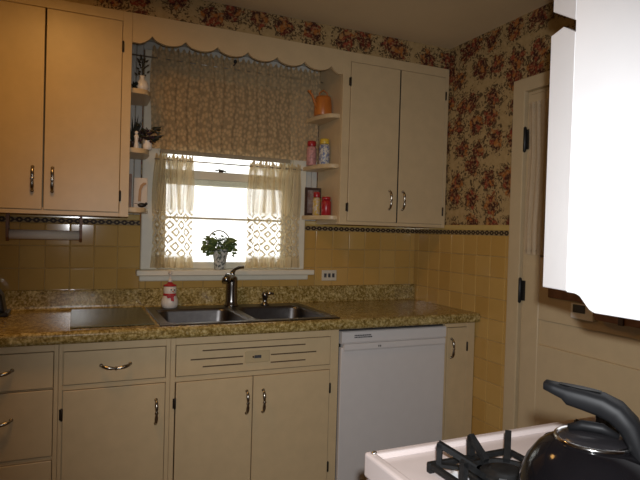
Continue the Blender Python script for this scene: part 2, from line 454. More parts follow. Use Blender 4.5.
lk.tube([(-1.285, .026, 1.640), (-1.262, .026, 1.645), (-1.236, .026, 1.640), (-1.222, .026, 1.636)], [.003, .005, .005, .003], 8)
lk.build('sash_lock', 'hinge', lo)

# ---- door in the right wall
dr = thing('door_1', (0, (dy0 + dy1) / 2, 0), kind='structure')
w = MB()
w.box(-.020, WB - .0005, dy0 - .004, -.8455, 0, 2.088, .004, 2).box(-.020, WB - .0005, dy1 - .10, dy1 - .004, 0, 2.088, .004, 2)
w.box(-.020, WB - .0005, dy1 - .004, dy0 + .004, dz + .002, 2.088, .004, 2)
w.box(WB, .118, dy0 - .001, dy0 - .014, 0, dz - .001).box(WB, .118, dy1 + .001, dy1 + .014, 0, dz - .001).box(WB, .118, dy1 + .014, dy0 - .014, dz - .014, dz - .001)
w.build('door_frame', 'cream_door', dr)
Y0, Y1 = dy0 - .018, dy1 + .018
w = MB(); X0, X1 = -.006, .034
w.box(X0, X1, Y0 - .10, Y0, .01, dz - .018, .003).box(X0, X1, Y1, Y1 + .10, .01, dz - .018, .003)
zr = [(.01, .83), (.945, 1.235), (1.90, dz - .018)]
for (a, b) in zr: w.box(X0, X1, Y1 + .10, Y0 - .10, a, b, .003)
for (a, b) in ((.83, .945),): w.box(X0 + .014, X1 - .012, Y1 + .095, Y0 - .095, a - .004, b + .004)
leafo = w.build('door_leaf', 'cream_door', dr)
mbox('pane', 'glass', leafo, .012, .016, Y1 + .096, Y0 - .096, 1.231, 1.904)
for z in (1.793, 1.069):
    h = MB(); h.lathe((-.014, dy0 - .008, z - .05), [(.002, -.012), (.008, -.006), (.008, .106), (.002, .112)], 12)
    h.box(-.010, -.006, dy0 - .035, dy0 + .016, z - .048, z + .048)
    h.build('hinge', 'iron', dr, label='black iron door hinge')
kn = MB(); kn.lathe((-.006, Y1 + .05, .98), [(.024, 0), (.024, -.006), (.01, -.010), (.01, -.03), (.026, -.04), (.028, -.055), (.018, -.066), (.001, -.068)], 20, 'x')
kn.build('door_knob', 'chrome', dr)

def sheet(m, x0, x1, y, z0, z1, amp, waves, nu, nv, head=0, axis='y', gather=1.0, flare=0.0, ph=0, scallop=0):
    """pleated cloth; u runs along the cloth, v above the hem"""
    uvl = m.bm.loops.layers.uv.verify(); G = []
    for j in range(nv + 1):
        v = j / nv; row = []
        for i in range(nu + 1):
            q = i / nu
            a = 2 * pi * waves * q + ph
            k = amp * (.55 + .45 * sin(3.1 * q + 1)) * (1 - .35 * v)
            off = k * (sin(a) + .35 * sin(2.3 * a + 1.2))
            if head and v > 1 - head: off *= 1.3; off += amp * .5 * sin(a * 3)
            xx = x0 + (x1 - x0) * q + flare * (1 - v) * (q - .5) + .006 * sin(7 * v + 9 * q)
            z = z0 + (z1 - z0) * v
            if scallop and j == 0: z += scallop * abs(sin(q * pi * 14))
            if head and j == nv: z += .010 * sin(a * 2.1)
            p = (xx, y + off, z) if axis == 'y' else (y + off, xx, z)
            row.append((m.bm.verts.new(p), (q * abs(x1 - x0) * gather, z - z0)))
        G.append(row)
    for j in range(nv):
        for i in range(nu):
            c = (G[j][i], G[j][i + 1], G[j + 1][i + 1], G[j + 1][i])
            f = m.bm.faces.new([q[0] for q in c]); f.smooth = True
            for lp, q in zip(f.loops, c): lp[uvl].uv = q[1]
    return m

cur = thing('lace_panel', (-.03, -1.3, 1.25), 'lace curtain panel stretched over the glass of the door in the corner', 'curtain')
m = MB(); sheet(m, Y0 - .018, Y1 + .018, -.020, 1.245, 1.962, .004, 22, 160, 8, axis='x'); m.build('cloth', 'lace_door', cur)
for z in (1.262, 1.94):
    r = MB(); r.tube([(-.0135, Y0 - .014, z), (-.0135, Y1 + .014, z)], .004, 8)
    r.build('rod', 'rod', cur)

# wooden letter rack and little box on the door
m = MB()
m.box(-.018, -.0062, -1.60, -1.10, 1.056, 1.16, .002)
m.prism([(-1.372, 1.09), (-1.372, 1.015), (-1.40, 1.000), (-1.60, .998), (-1.60, 1.10)], 'x', -.058, -.046)
m.box(-.046, -.0062, -1.60, -1.372, .998, 1.012).box(-.046, -.0062, -1.382, -1.372, 1.012, 1.09).box(-.046, -.0062, -1.60, -1.59, 1.012, 1.09)
ra = thing('letter_rack', (-.03, -1.35, 1.0), 'brown wooden letter rack fixed to the door below its lace panel', 'letter rack')
m.build('rack_board', 'wood', ra)
mbox('divider', 'dkwood', ra, -.064, -.0585, -1.512, -1.488, .996, 1.11, .001)
bx = thing('wall_box', (-.02, -1.295, .985), 'small white box with a dark square window under the letter rack', 'box')
mbox('housing', 'white_ceramic', bx, -.030, -.0062, -1.352, -1.236, .985, 1.050, bev=.004)
mbox('display', 'ink', bx, -.033, -.0303, -1.312, -1.252, 1.012, 1.046)

# ------------------------------------------------------------------ cabinets
def pull(parent, p, vert=True, L=.105, back='y'):
    """spindle shaped bow pull standing off a face that looks to -y"""
    x, y, z = p; m = MB(); n = 13; pts = []; rad = []
    for i in range(n):
        s = -1 + 2 * i / (n - 1)
        off = .004 + .020 * (1 - s * s) ** .6
        q = (x, y - off, z + s * L / 2) if vert else (x + s * L / 2, y - off, z - .010 * (1 - s * s))
        pts.append(q); rad.append(.0040 + .0036 * (abs(sin(s * pi * .95)) ** 1.3) * (1 if abs(s) > .02 else .8) - (.0018 if abs(s) > .98 else 0))
    m.tube(pts, rad, 10)
    for s in (-1, 1):
        c = (x, y + .0005, z + s * L / 2 * .93) if vert else (x + s * L / 2 * .93, y + .0005, z)
        m.lathe(c, [(.0075, 0), (.0075, -.003), (.004, -.007)], 10, 'y')
    m.lathe((x, y - .024, z - (0 if vert else .010)), [(.003, .004), (.0075, .001), (.0078, -.002), (.004, -.005)], 10, 'y')
    return m.build('handle', 'pull', parent, label='worn chrome bow handle')
def hinge(parent, p, L=.05):
    x, y, z = p; m = MB()
    m.tube([(x, y - .004, z - L / 2), (x, y - .004, z - L / 2 + .004), (x, y - .004, z + L / 2 - .004), (x, y - .004, z + L / 2)], [.0025, .0048, .0048, .0025], 8)
    m.box(x - .009, x + .002, y - .0018, y, z - L / 2 + .004, z + L / 2 - .004)
    return m.build('hinge', 'hinge', parent, label='dark metal barrel hinge')
def door(parent, x0, x1, z0, z1, yf, th=.011, name='door'):
    return mbox(name, 'cream', parent, x0, x1, yf - .003, yf + .014, z0, z1, bev=.0022, seg=2)
def reveal(parent, x0, x1, z0, z1, yf):
    """dark joint round a door: the open gap shows the unlit carcass"""
    return None

# wall cabinets
UF = -.308
def wall_cab(x0, x1, z0, z1, frame, doors, org, label):
    o = thing('wall_cabinet', org, label, 'cabinet')
    m = MB()
    m.box(x0, x0 + .016, UF + .0185, -.0075, z0, z1).box(x1 - .016, x1, UF + .0185, -.0075, z0, z1)
    m.box(x0 + .016, x1 - .016, UF + .0185, -.0075, z1 - .016, z1).box(x0 + .016, x1 - .016, UF + .0185, -.0075, z0 + .012, z0 + .030)
    m.box(x0 + .016, x1 - .016, -.013, -.0075, z0 + .03, z1 - .016)
    m.build('carcass', 'cream', o)
    f = MB(); l, r, tp, bt = frame
    f.box(x0, x0 + l, UF, UF + .018, z0, z1, .0015).box(x1 - r, x1, UF, UF + .018, z0, z1, .0015)
    f.box(x0 + l, x1 - r, UF, UF + .018, z1 - tp, z1, .0015).box(x0 + l, x1 - r, UF, UF + .018, z0, z0 + bt, .0015)
    f.build('face_frame', 'cream', o)
    return o
ul = wall_cab(-2.755, -1.755, 1.366, 2.2885, (.033, .040, .044, .018), None, (-2.25, -.15, 1.366), 'large wall cabinet left of the window, the one with the paper towels under it')
for (a, b, hx) in ((-2.415, -2.107, -2.144), (-2.101, -1.797, -2.068), (-2.72, -2.421, -2.45)):
    d = door(ul, a, b, 1.386, 2.242, UF)
    pull(d, (hx, UF - .003, 1.515), L=.108)
    e = b + .0035 if hx < -2.4 or hx > -2.1 else a - .0035
    if hx > -2.1:
        for z in (1.46, 2.13): hinge(ul, (e, UF, z))
ur = wall_cab(-.690, -.003, 1.366, 2.2885, (.045, .022, .050, .018), None, (-.34, -.15, 1.366), 'wall cabinet with two doors right of the window, in the papered corner')
for (a, b, hx) in ((-.642, -.337, -.386), (-.327, -.028, -.300)):
    d = door(ur, a, b, 1.3865, 2.236, UF)
    pull(d, (hx, UF - .003, 1.510), L=.108)
for z in (1.46, 2.13): hinge(ur, (-.6455, UF, z)); hinge(ur, (-.0245, UF, z))
mbox('gap_shade_strip', 'shadegap', ur, -.3370, -.3270, UF + .004, UF + .013, 1.386, 2.234, label='dark strip standing in for the shade in the gap between the doors')  # near-black strip paints in the shade of the open door gap

# scalloped valance board
cus = [-1.668 + .1515 * i for i in range(7)]
poly = [(-1.7545, 2.2885), (-1.7545, 2.158)]
def arc(a, b, za, zb, zl, n=10):
    out = []
    for i in range(1, n + 1):
        q = i / n; base = za + (zb - za) * q
        out.append((a + (b - a) * q, base - (4 * q * (1 - q)) ** .7 * ((za + zb) / 2 - zl)))
    return out
poly.append((-1.735, 2.158)); poly += arc(-1.735, cus[0], 2.158, 2.197, 2.166, 6)
for a, b in zip(cus, cus[1:]): poly += arc(a, b, 2.197, 2.197, 2.166)
poly += arc(cus[-1], -.705, 2.197, 2.163, 2.168, 6)
poly += [(-.6905, 2.163), (-.6905, 2.2885)]
m = MB(); m.prism(poly, 'y', UF, UF + .018)
m.build('valance_board', 'cream', None, label='cream scalloped valance board above the kitchen window', cat='valance')

# corner shelves
def shelf(side, zt, label):
    xs = -1.7535 if side < 0 else -.6915; sg = 1 if side < 0 else -1
    wd = .100 if side < 0 else .098; dp = .278; pts = [(xs, -.0075), (xs, -.0075 - dp)]
    n = 18; e = 4.5 if side < 0 else 2.6
    for i in range(1, n):
        a = pi / 2 * i / n
        pts.append((xs + sg * wd * sin(a) ** (2 / e), -.0075 - dp * cos(a) ** (2 / e)))
    pts.append((xs + sg * wd, -.0075))
    if side > 0: pts.reverse()
    m = MB(); m.prism(pts, 'z', zt - .022, zt, bev=.003)
    return m.build('corner_shelf', 'cream', None, label=label, cat='shelf', group='rounded corner shelves beside the window')
shelf(-1, 1.958, 'left rounded shelf of the window recess holding a vase, topmost of three')
shelf(-1, 1.686, 'left rounded shelf of the window recess holding dark flowers, middle of three')
shelf(-1, 1.412, 'left rounded shelf of the window recess holding a white plaque, lowest of three')
shelf(1, 1.958, 'right rounded shelf of the window recess holding an orange watering can')
shelf(1, 1.690, 'right rounded shelf of the window recess holding two spice jars')
shelf(1, 1.413, 'right rounded shelf of the window recess holding a dark picture frame')

# base cabinets
BF = -.600; BT = .8625
def base_cab(x0, x1, rails, stl, str_, label, mids=()):
    o = thing('base_cabinet', ((x0 + x1) / 2, -.3, 0), label, 'cabinet')
    m = MB()
    m.box(x0, x0 + .016, BF + .0185, -.012, .10, BT).box(x1 - .016, x1, BF + .0185, -.012, .10, BT)
    m.box(x0 + .016, x1 - .016, BF + .0185, -.012, .10, .118).box(x0 + .016, x1 - .016, -.020, -.012, .118, BT)
    m.box(x0, x1, BF + .07, BF + .085, 0, .0995)
    m.build('carcass', 'cream', o)
    f = MB(); f.box(x0, x0 + stl, BF, BF + .018, .10, BT, .0012).box(x1 - str_, x1, BF, BF + .018, .10, BT, .0012)
    for a, b in rails: f.box(x0 + stl, x1 - str_, BF, BF + .018, a, b, .0012)
    f.build('face_frame', 'cream', o); return o
RT = (.826, BT)
b1 = base_cab(-2.60, -2.0235, [(.8345, BT), (.6885, .6915), (.4135, .4275), (.10, .1255)], .03, .0155, 'bank of drawers at the far left end of the counter')
for (z0, z1, hz) in ((.694, .832, .772), (.430, .686, .585), (.128, .411, .30)):
    d = door(b1, -2.5675, -2.041, z0, z1, BF, name='drawer'); pull(d, (-2.235, BF - .003, hz), False, .118)
b2 = base_cab(-2.0225, -1.6005, [(.8305, BT), (.6785, .6975), (.10, .1255)], .014, .017, 'base cabinet with one drawer over one door, under the glass board')
d = door(b2, -2.006, -1.6205, .700, .828, BF, name='drawer'); pull(d, (-1.815, BF - .003, .768), False, .118)
d = door(b2, -2.006, -1.6195, .128, .676, BF); pull(d, (-1.655, BF - .003, .560), L=.105)
hinge(b2, (-2.0095, BF, .585)); hinge(b2, (-2.0095, BF, .21))
b3 = base_cab(-1.5995, -.8165, [(.8305, BT), (.6745, .6955), (.10, .1255)], .020, .043, 'sink base cabinet with a vented false front over two doors')
fr = door(b3, -1.577, -.862, .698, .828, BF, name='false_front')
for (xa, xb, z) in ((-1.467, -.990, .801), (-1.517, -1.287, .765), (-1.158, -.934, .764), (-1.465, -1.287, .732), (-1.158, -.988, .729)):
    mbox('vent_slot', 'slit', fr, xa, xb, BF - .0036, BF - .0025, z - .0028, z + .0028, label='dark vent slot')
pl = mbox('badge_plate', 'plate', fr, -1.280, -1.165, BF - .0085, BF - .0031, .734, .786, bev=.002, label='cream catch plate')
mbox('catch_slot', 'ink', pl, -1.237, -1.205, BF - .0100, BF - .0086, .754, .767)
mbox('catch_rim', 'chrome', pl, -1.246, -1.239, BF - .0098, BF - .0086, .756, .765)
d = door(b3, -1.575, -1.240, .128, .672, BF); pull(d, (-1.266, BF - .003, .560), L=.105)
d = door(b3, -1.236, -.862, .128, .672, BF); pull(d, (-1.190, BF - .003, .558), L=.105)
for z in (.585, .21): hinge(b3, (-1.5785, BF, z)); hinge(b3, (-.8585, BF, z))
b4 = base_cab(-.1985, -.004, [(.8405, BT), (.10, .1255)], .0130, .0515, 'narrow base cabinet between the dishwasher and the tiled wall')
d = door(b4, -.183, -.058, .128, .838, BF); pull(d, (-.158, BF - .003, .731), L=.105)
hinge(b4, (-.0545, BF, .735)); hinge(b4, (-.0545, BF, .21))

# dishwasher
dw = thing('dishwasher', (-.507, -.3, 0), 'white built-in dishwasher under the right part of the counter', 'dishwasher')
mbox('tub', 'shadegap', dw, -.812, -.203, -.585, -.02, .09, .8615)
p = MB(); p.prism([(-.586, .792), (-.612, .792), (-.618, .800), (-.618, .846), (-.612, .851), (-.586, .851)], 'x', -.8095, -.2055)
pn = p.build('control_panel', 'dw', dw)
p = MB(); p.prism([(-.586, .775), (-.600, .775), (-.620, .757), (-.624, .766), (-.624, .7915), (-.586, .7915)], 'x', -.799, -.213)
p.build('handle', 'dw', dw)
mbox('door', 'dw', dw, -.8095, -.2055, -.614, -.586, .085, .7745, bev=.003)
mbox('kick_plate', 'dw', dw, -.8095, -.2055, -.56, -.54, .0, .083)
for r, z in ((0, .8305), (1, .8215)):
    m = MB(); x = -.742; random.seed(3 + r)
    while x < -.652:
        wl = random.choice((.005, .007, .009)); m.box(x, x + wl, -.6190, -.6181, z - .0028, z + .0028); x += wl + .0018
    m.build('lettering', 'ink', pn)
m = MB()
for q in range(2): m.box(-.613 + q * .010, -.607 + q * .010, -.6246, -.6241, .771, .779)
m.build('emblem', 'steel', dw)

# countertop
ct = thing('countertop', (-1.35, -.3, .864), 'mottled gold and olive stone-look countertop running along the window wall', 'countertop')
def nose(y1):
    pr = [(y1, .8645), (-.618, .8645)]
    for i in range(7):
        a = -pi / 2 - pi / 2 * i / 6; pr.append((-.622 + .016 * cos(a), .8805 + .016 * sin(a)))
    for i in range(7):
        a = pi - pi / 2 * i / 6; pr.append((-.622 + .016 * cos(a), .898 + .016 * sin(a)))
    pr.append((y1, .914)); return pr
m = MB()
m.prism(nose(-.0005), 'x', -2.90, -1.618); m.prism(nose(-.0005), 'x', -.842, -.004); m.prism(nose(-.590), 'x', -1.618, -.842)
m.box(-1.618, -.842, -.088, -.0005, .8645, .914)
m.build('worktop', 'granite', ct)
m = MB(); pr = [(-.0012, .9142), (-.034, .9142), (-.027, .9165), (-.023, .922), (-.0215, .930), (-.0215, 1.000), (-.019, 1.0055), (-.014, 1.008), (-.0012, 1.008)]
m.prism(pr, 'x', -2.90, -.0045); m.build('backsplash', 'granite', ct)

# sink
sk = thing('kitchen_sink', (-1.23, -.34, .914), 'double-bowl stainless steel sink set in the countertop under the window', 'sink')
m = MB(); za, zb = .9143, .9195
bowls = ((-1.606, -1.247), (-1.213, -.854)); yb0, yb1 = -.572, -.168
m.box(-1.645, -.815, -.607, yb0, za, zb, .002).box(-1.645, -.815, yb1, -.070, za, zb, .002)
m.box(-1.645, bowls[0][0], yb0, yb1, za, zb, .002).box(bowls[1][1], -.815, yb0, yb1, za, zb, .002).box(bowls[0][1], bowls[1][0], yb0, yb1, za, zb, .002)
m.build('rim', 'steel', sk)
def rr(x0, x1, y0, y1, r, z, n=6):
    out = []
    for cx_, cy_, a0 in ((x1 - r, y1 - r, 0), (x0 + r, y1 - r, pi / 2), (x0 + r, y0 + r, pi), (x1 - r, y0 + r, 3 * pi / 2)):
        for i in range(n + 1):
            a = a0 + pi / 2 * i / n; out.append((cx_ + r * cos(a), cy_ + r * sin(a), z))
    return out
for (x0, x1) in bowls:
    m = MB()
    m.loft([rr(x0, x1, yb0, yb1, .0006, .9192), rr(x0 + .002, x1 - .002, yb0 + .002, yb1 - .002, .05, .9180), rr(x0 + .006, x1 - .006, yb0 + .006, yb1 - .006, .055, .905),
            rr(x0 + .012, x1 - .012, yb0 + .012, yb1 - .012, .058, .79), rr(x0 + .022, x1 - .022, yb0 + .022, yb1 - .022, .055, .765), rr(x0 + .05, x1 - .05, yb0 + .05, yb1 - .05, .045, .757)], cap0=False)
    b = m.build('bowl', 'steel', sk, fixn=True)
    dn = MB(); dn.lathe(((x0 + x1) / 2, (yb0 + yb1) / 2, .7575), [(.044, 0), (.044, .003), (.034, .002), (.03, .0008), (.001, .0008)], 24); dn.build('drain', 'chrome', b)

fa = thing('faucet', (-1.19, -.115, .92), 'dark metal single-lever faucet standing behind the double sink', 'faucet')
m = MB(); m.lathe((-1.214, -.112, .9197), [(.038, 0), (.038, .006), (.034, .012), (.031, .03), (.030, .10), (.031, .135), (.029, .150), (.019, .160), (.002, .163)], 24)
m.build('body', 'bronze', fa)
m = MB(); m.tube([(-1.218, -.118, 1.052), (-1.234, -.142, 1.072), (-1.252, -.172, 1.077), (-1.268, -.200, 1.068), (-1.271, -.205, 1.052)], [.020, .020, .0205, .022, .019], 16); m.build('spout', 'bronze', fa)
m = MB(); m.tube([(-1.212, -.108, 1.075), (-1.207, -.100, 1.096), (-1.194, -.098, 1.112), (-1.172, -.098, 1.121), (-1.146, -.098, 1.124)], [.017, .012, .008, .0085, .006], 12); m.build('lever', 'bronze', fa)
sp = thing('sprayer', (-1.03, -.115, .92), 'short dark side sprayer in the sink deck right of the faucet', 'sprayer')
m = MB(); m.lathe((-1.03, -.118, .9197), [(.024, 0), (.024, .006), (.014, .012), (.012, .03), (.016, .042), (.019, .055), (.016, .066), (.004, .070)], 18); m.build('body', 'bronze', sp)
m = MB(); m.tube([(-1.03, -.118, .975), (-1.008, -.128, .984), (-.985, -.136, .982)], [.009, .007, .005], 10); m.build('trigger', 'bronze', sp)

# snowman soap dispenser
sn = thing('soap_dispenser', (-1.532, -.12, .92), 'snowman soap dispenser with red hat and scarf beside the sink', 'soap dispenser')
cx, cy, cz = -1.532, -.112, .9197
m = MB(); m.lathe((cx, cy, cz), [(.030, 0), (.037, .004), (.042, .020), (.041, .040), (.033, .058), (.027, .066), (.030, .076), (.0325, .090), (.030, .106), (.022, .117), (.012, .122), (.002, .123)], 26); m.build('body', 'snow', sn)
m = MB(); m.lathe((cx, cy, cz), [(.028, .060), (.0325, .063), (.0325, .070), (.029, .074)], 24)
m.prism([(cx - .004, cz + .066), (cx + .012, cz + .066), (cx + .014, cz + .036), (cx + .000, cz + .040)], 'y', cy - .045, cy - .036)
m.prism([(cx - .024, cz + .067), (cx + .020, cz + .067), (cx + .012, cz + .056), (cx - .016, cz + .052)], 'y', cy - .040, cy - .030)
m.build('scarf', 'red', sn)
m = MB(); m.lathe((cx, cy, cz), [(.0300, .109), (.0325, .111), (.0325, .115), (.022, .119), (.014, .123), (.010, .129), (.002, .130)], 24); m.build('hat', 'red', sn)
m = MB(); m.lathe((cx, cy, cz), [(.011, .130), (.011, .142), (.005, .145), (.0045, .168), (.010, .170), (.011, .182), (.006, .186), (.001, .187)], 14)
m.tube([(cx, cy, cz + .178), (cx - .004, cy - .025, cz + .179), (cx - .006, cy - .042, cz + .172)], [.006, .005, .0035], 8); m.build('pump', 'snow', sn)
m = MB(); m.ball((cx + .018, cy - .0265, cz + .092), .0042).ball((cx + .001, cy - .0325, cz + .094), .0036); m.build('eyes', 'ink', sn)
m = MB(); m.tube([(cx + .009, cy - .030, cz + .086), (cx + .014, cy - .046, cz + .083)], [.0038, .0008], 8); m.build('nose', 'orange', sn)

# glass board
m = MB(); c = [(-1.985, -.572), (-1.662, -.572), (-1.662, -.075), (-1.985, -.075)]
m.box(-1.985, -1.662, -.572, -.070, .9162, .9212, .002)
gb = m.build('cutting_board', 'board', None, label='frosted glass cutting board lying on the counter left of the sink', cat='cutting board')
for x in (-1.965, -1.682):
    for y in (-.55, -.095): MB().lathe((x, y, .9141), [(.008, 0), (.008, .0022)], 12).build('foot', 'ink', gb)

# black appliance at the left edge
ap = thing('can_opener', (-2.34, -.15, .914), 'black electric can opener at the left end of the counter', 'can opener')
m = MB(); m.box(-2.42, -2.234, -.215, -.075, .9145, .932, .006, 2); m.build('base', 'blackobj', ap)
m = MB(); m.prism([(-2.410, .932), (-2.250, .932), (-2.262, 1.005), (-2.30, 1.055), (-2.40, 1.055)], 'y', -.190, -.085, bev=.006); m.build('body', 'blackobj', ap)
m = MB(); m.tube([(-2.34, -.191, 1.03), (-2.34, -.205, 1.035), (-2.29, -.212, 1.045)], [.008, .008, .006], 8); m.build('lever', 'chrome', ap)

# outlet
ou = thing('outlet', (-.596, 0, 1.066), 'cream electrical outlet plate on the yellow tile right of the sink', 'outlet')
mbox('plate', 'outlet', ou, -.645, -.549, -.0065, -.0012, 1.036, 1.098, bev=.002)
for x in (-.623, -.597, -.571): mbox('socket', 'ink', ou, x - .008, x + .008, -.0082, -.0067, 1.055, 1.079, bev=.0007)

# paper towel holder
pt = thing('paper_towel_holder', (-2.095, -.15, 1.25), 'paper towel holder with a nearly empty roll under the left wall cabinet', 'paper towel holder')
for x in (-2.248, -1.950):
    m = MB(); m.prism([(-.125, 1.3775), (-.165, 1.3775), (-.170, 1.30), (-.165, 1.262), (-.145, 1.245), (-.122, 1.262), (-.118, 1.30)], 'x', x - .006, x + .006); m.build('bracket', 'wood', pt)
m = MB(); m.tube([(-2.2415, -.145, 1.275), (-1.9565, -.145, 1.275)], .0215, 20); m.build('paper_roll', 'white_paper', pt)

# ------------------------------------------------------------------ curtains
cv = thing('window_valance', (-1.17, -.05, 1.72), 'long gathered lace valance covering the upper half of the window', 'curtain')
m = MB(); sheet(m, -1.640, -.712, -.055, 1.722, 2.232, .0065, 15, 300, 16, head=.10, gather=1.3); m.build('cloth', 'lace_top', cv)
m = MB(); m.tube([(-1.7525, -.050, 2.178), (-.6925, -.050, 2.178)], .0035, 10); m.build('rod', 'rod', cv)
m = MB(); m.tube([(-1.216, -.072, 2.224), (-1.214, -.078, 2.210), (-1.219, -.080, 2.196), (-1.226, -.076, 2.190)], .0035, 8).ball((-1.216, -.076, 2.212), .010); m.build('clip', 'iron', cv, label='small black clip')
rs = thing('roller_shade', (-1.217, -.02, 1.71), 'tan roller shade drawn halfway down behind the lace valance', 'shade')
m = MB(); m.box(-1.578, -.858, .0078, .0092, 1.728, 2.11); m.build('cloth', 'shade', rs)
m = MB(); m.box(-1.580, -.856, .0045, .0125, 1.708, 1.728, .002); m.build('hem_bar', 'shade', rs)
m = MB(); m.tube([(-1.584, .0100, 2.118), (-.852, .0100, 2.118)], .0095, 14); m.build('roller', 'casing', rs)
lowrod = MB().tube([(-1.612, -.036, 1.672), (-.800, -.036, 1.672)], .0035, 10).build('tension_rod', 'rod', None, label='thin tension rod carrying the two cafe curtains across the window', cat='curtain rod')
for (x0, x1, fl, ph, lab) in ((-1.612, -1.416, .020, 0, 'left lace cafe curtain with diamond lattice hem on the window'), (-1.112, -.812, .020, 1.3, 'right lace cafe curtain with diamond lattice hem on the window')):
    m = MB(); wv = 5 if x1 < -1.3 else 7
    if x1 < -1.3:
        sheet(m, x0, x1, -.040, 1.116, 1.694, .017, wv, 200, 24, head=.06, gather=1.35, flare=fl, ph=ph)
    else:
        sheet(m, x0, x1, -.040, 1.116, 1.694, .017, wv, 240, 24, head=.06, gather=1.25, flare=fl, ph=ph)
    m.build('cafe_curtain', 'lace_low', None, label=lab, cat='curtain', group='lace cafe curtains')

# ------------------------------------------------------------------ plant on the sill
pp = thing('potted_ivy', (-1.262, -.032, 1.105), 'small ivy in a painted pot standing on the window sill', 'plant')
px, py, pz = -1.259, -.024, 1.1055
m = MB(); m.lathe((px, py, pz), [(.026, 0), (.029, .002), (.033, .04), (.041, .088), (.046, .104), (.046, .110), (.041, .110), (.039, .098), (.001, .096)], 24); m.build('pot', 'potpaint', pp)
m = MB(); pts = [(px - .008 + .060 * cos(a), py, pz + .143 + .066 * sin(a)) for a in [radians(-20 + 220 * i / 22) for i in range(23)]]
m.tube([(px + .030, py, pz + .09)] + pts + [(px - .030, py, pz + .09)], .0036, 8); m.build('hoop', 'wire', pp)
random.seed(21); m = MB(); st = MB()
for k in range(200):
    a = random.uniform(0, 2 * pi); el = random.uniform(-.85, 1.05); r = random.uniform(.03, .085)
    b = Vector((px + r * cos(a) * cos(el * .6), py + r * .55 * sin(a) * cos(el * .6), pz + .122 + .060 * el * random.uniform(.4, 1)))
    d = Vector((cos(a), sin(a) * .6, random.uniform(-.7, .5)))
    m.leaf(b, d, (random.uniform(-.4, .4), -.7, .7), random.uniform(.020, .030), random.uniform(.018, .027))
    if k % 5 == 0: st.tube([(px, py, pz + .095), ((px + b.x) / 2, (py + b.y) / 2, b.z + .01), tuple(b)], .0012, 5)
m.build('foliage', 'leaf', pp); st.build('stems', 'leaf', pp)

# ------------------------------------------------------------------ shelf ornaments
# left, top
va = thing('bud_vase', (-1.700, -.21, 1.958), 'small white vase with dark sprigs on the top left recess shelf', 'vase')
x, y, z = -1.698, -.205, 1.9585
m = MB(); m.lathe((x, y, z), [(.014, 0), (.024, .006), (.031, .024), (.027, .046), (.014, .060), (.010, .070), (.014, .078), (.010, .078), (.008, .068)], 22); m.build('vase', 'white_ceramic', va)
m = MB(); random.seed(4)
for k in range(26):
    a = random.uniform(0, 2 * pi); h = random.uniform(.07, .16); r = random.uniform(.002, .022)
    m.leaf((x + r * cos(a), y + r * sin(a), z + h), (cos(a), sin(a), random.uniform(.2, 1.2)), (0, -1, .3), random.uniform(.014, .028), .009)
for k in range(6):
    a = random.uniform(0, 2 * pi); m.tube([(x, y, z + .07), (x + .008 * cos(a), y + .008 * sin(a), z + .12), (x + .014 * cos(a), y + .012 * sin(a), z + .165)], .0012, 5)
m.build('sprigs', 'dkleaf', va)
fg = MB(); x, y = -1.738, -.225
fg.ball((x + .006, y, z + .012), .012, (1.1, .9, 1)).ball((x + .004, y, z + .028), .008)
for k in range(12):
    a = random.uniform(0, 2 * pi); fg.leaf((x + .004, y, z + .02), (cos(a) * .5, sin(a) * .8, random.uniform(.2, 1)), (0, -1, .2), .028, .010)
fg.build('dark_plant', 'dkleaf', None, label='tiny dark tuft of leaves left of the white vase on the shelf', cat='plant')
# left, middle
z = 1.6865
sp_ = thing('spiky_plant', (-1.735, -.15, z), 'dark spiky plant in a small pot at the back of the middle left shelf', 'plant')
m = MB(); m.lathe((-1.729, -.15, z), [(.016, 0), (.021, .04), (.023, .045), (.018, .045), (.001, .040)], 18); m.build('pot', 'dkwood', sp_)
m = MB(); random.seed(9)
for k in range(26):
    a = random.uniform(0, 2 * pi); m.leaf((-1.729, -.15, z + .04), (cos(a) * .30, sin(a) * .5, random.uniform(.7, 1.3)), (0, -1, .1), random.uniform(.07, .15), .010, .1)
for v in m.bm.verts: v.co.x = max(v.co.x, -1.7525)
m.build('leaves', 'dkleaf', sp_)
fi = thing('figurine', (-1.722, -.245, z), 'slender white figurine standing before the spiky plant', 'figurine')
m = MB(); m.lathe((-1.722, -.245, z), [(.011, 0), (.012, .008), (.008, .030), (.009, .048), (.012, .058), (.006, .066)], 16); m.build('body', 'white_ceramic', fi)
m = MB(); m.ball((-1.722, -.245, z + .074), .009); m.build('head', 'white_ceramic', fi)
bq = thing('flower_arrangement', (-1.675, -.235, z), 'bushy dark purple flower arrangement at the front of the middle left shelf', 'flowers')
x, y = -1.678, -.225
m = MB(); m.lathe((x + .008, y, z), [(.014, 0), (.020, .004), (.022, .022), (.017, .040), (.019, .044), (.015, .044), (.001, .036)], 20); m.build('vase', 'white_ceramic', bq)
m = MB(); random.seed(12); fl = MB()
for k in range(70):
    a = random.uniform(0, 2 * pi); r = random.uniform(.01, .052); h = random.uniform(.035, .105)
    b = (x + .010 + r * cos(a), y + r * .7 * sin(a), z + h)
    m.leaf(b, (cos(a), sin(a), random.uniform(-.3, .8)), (0, -1, .4), random.uniform(.018, .034), .013)
    if k % 4 == 0: fl.ball(b, .009, (1, 1, .8), 8)
m.build('leaves', 'dkleaf', bq); fl.build('blossoms', 'dkflower', bq)
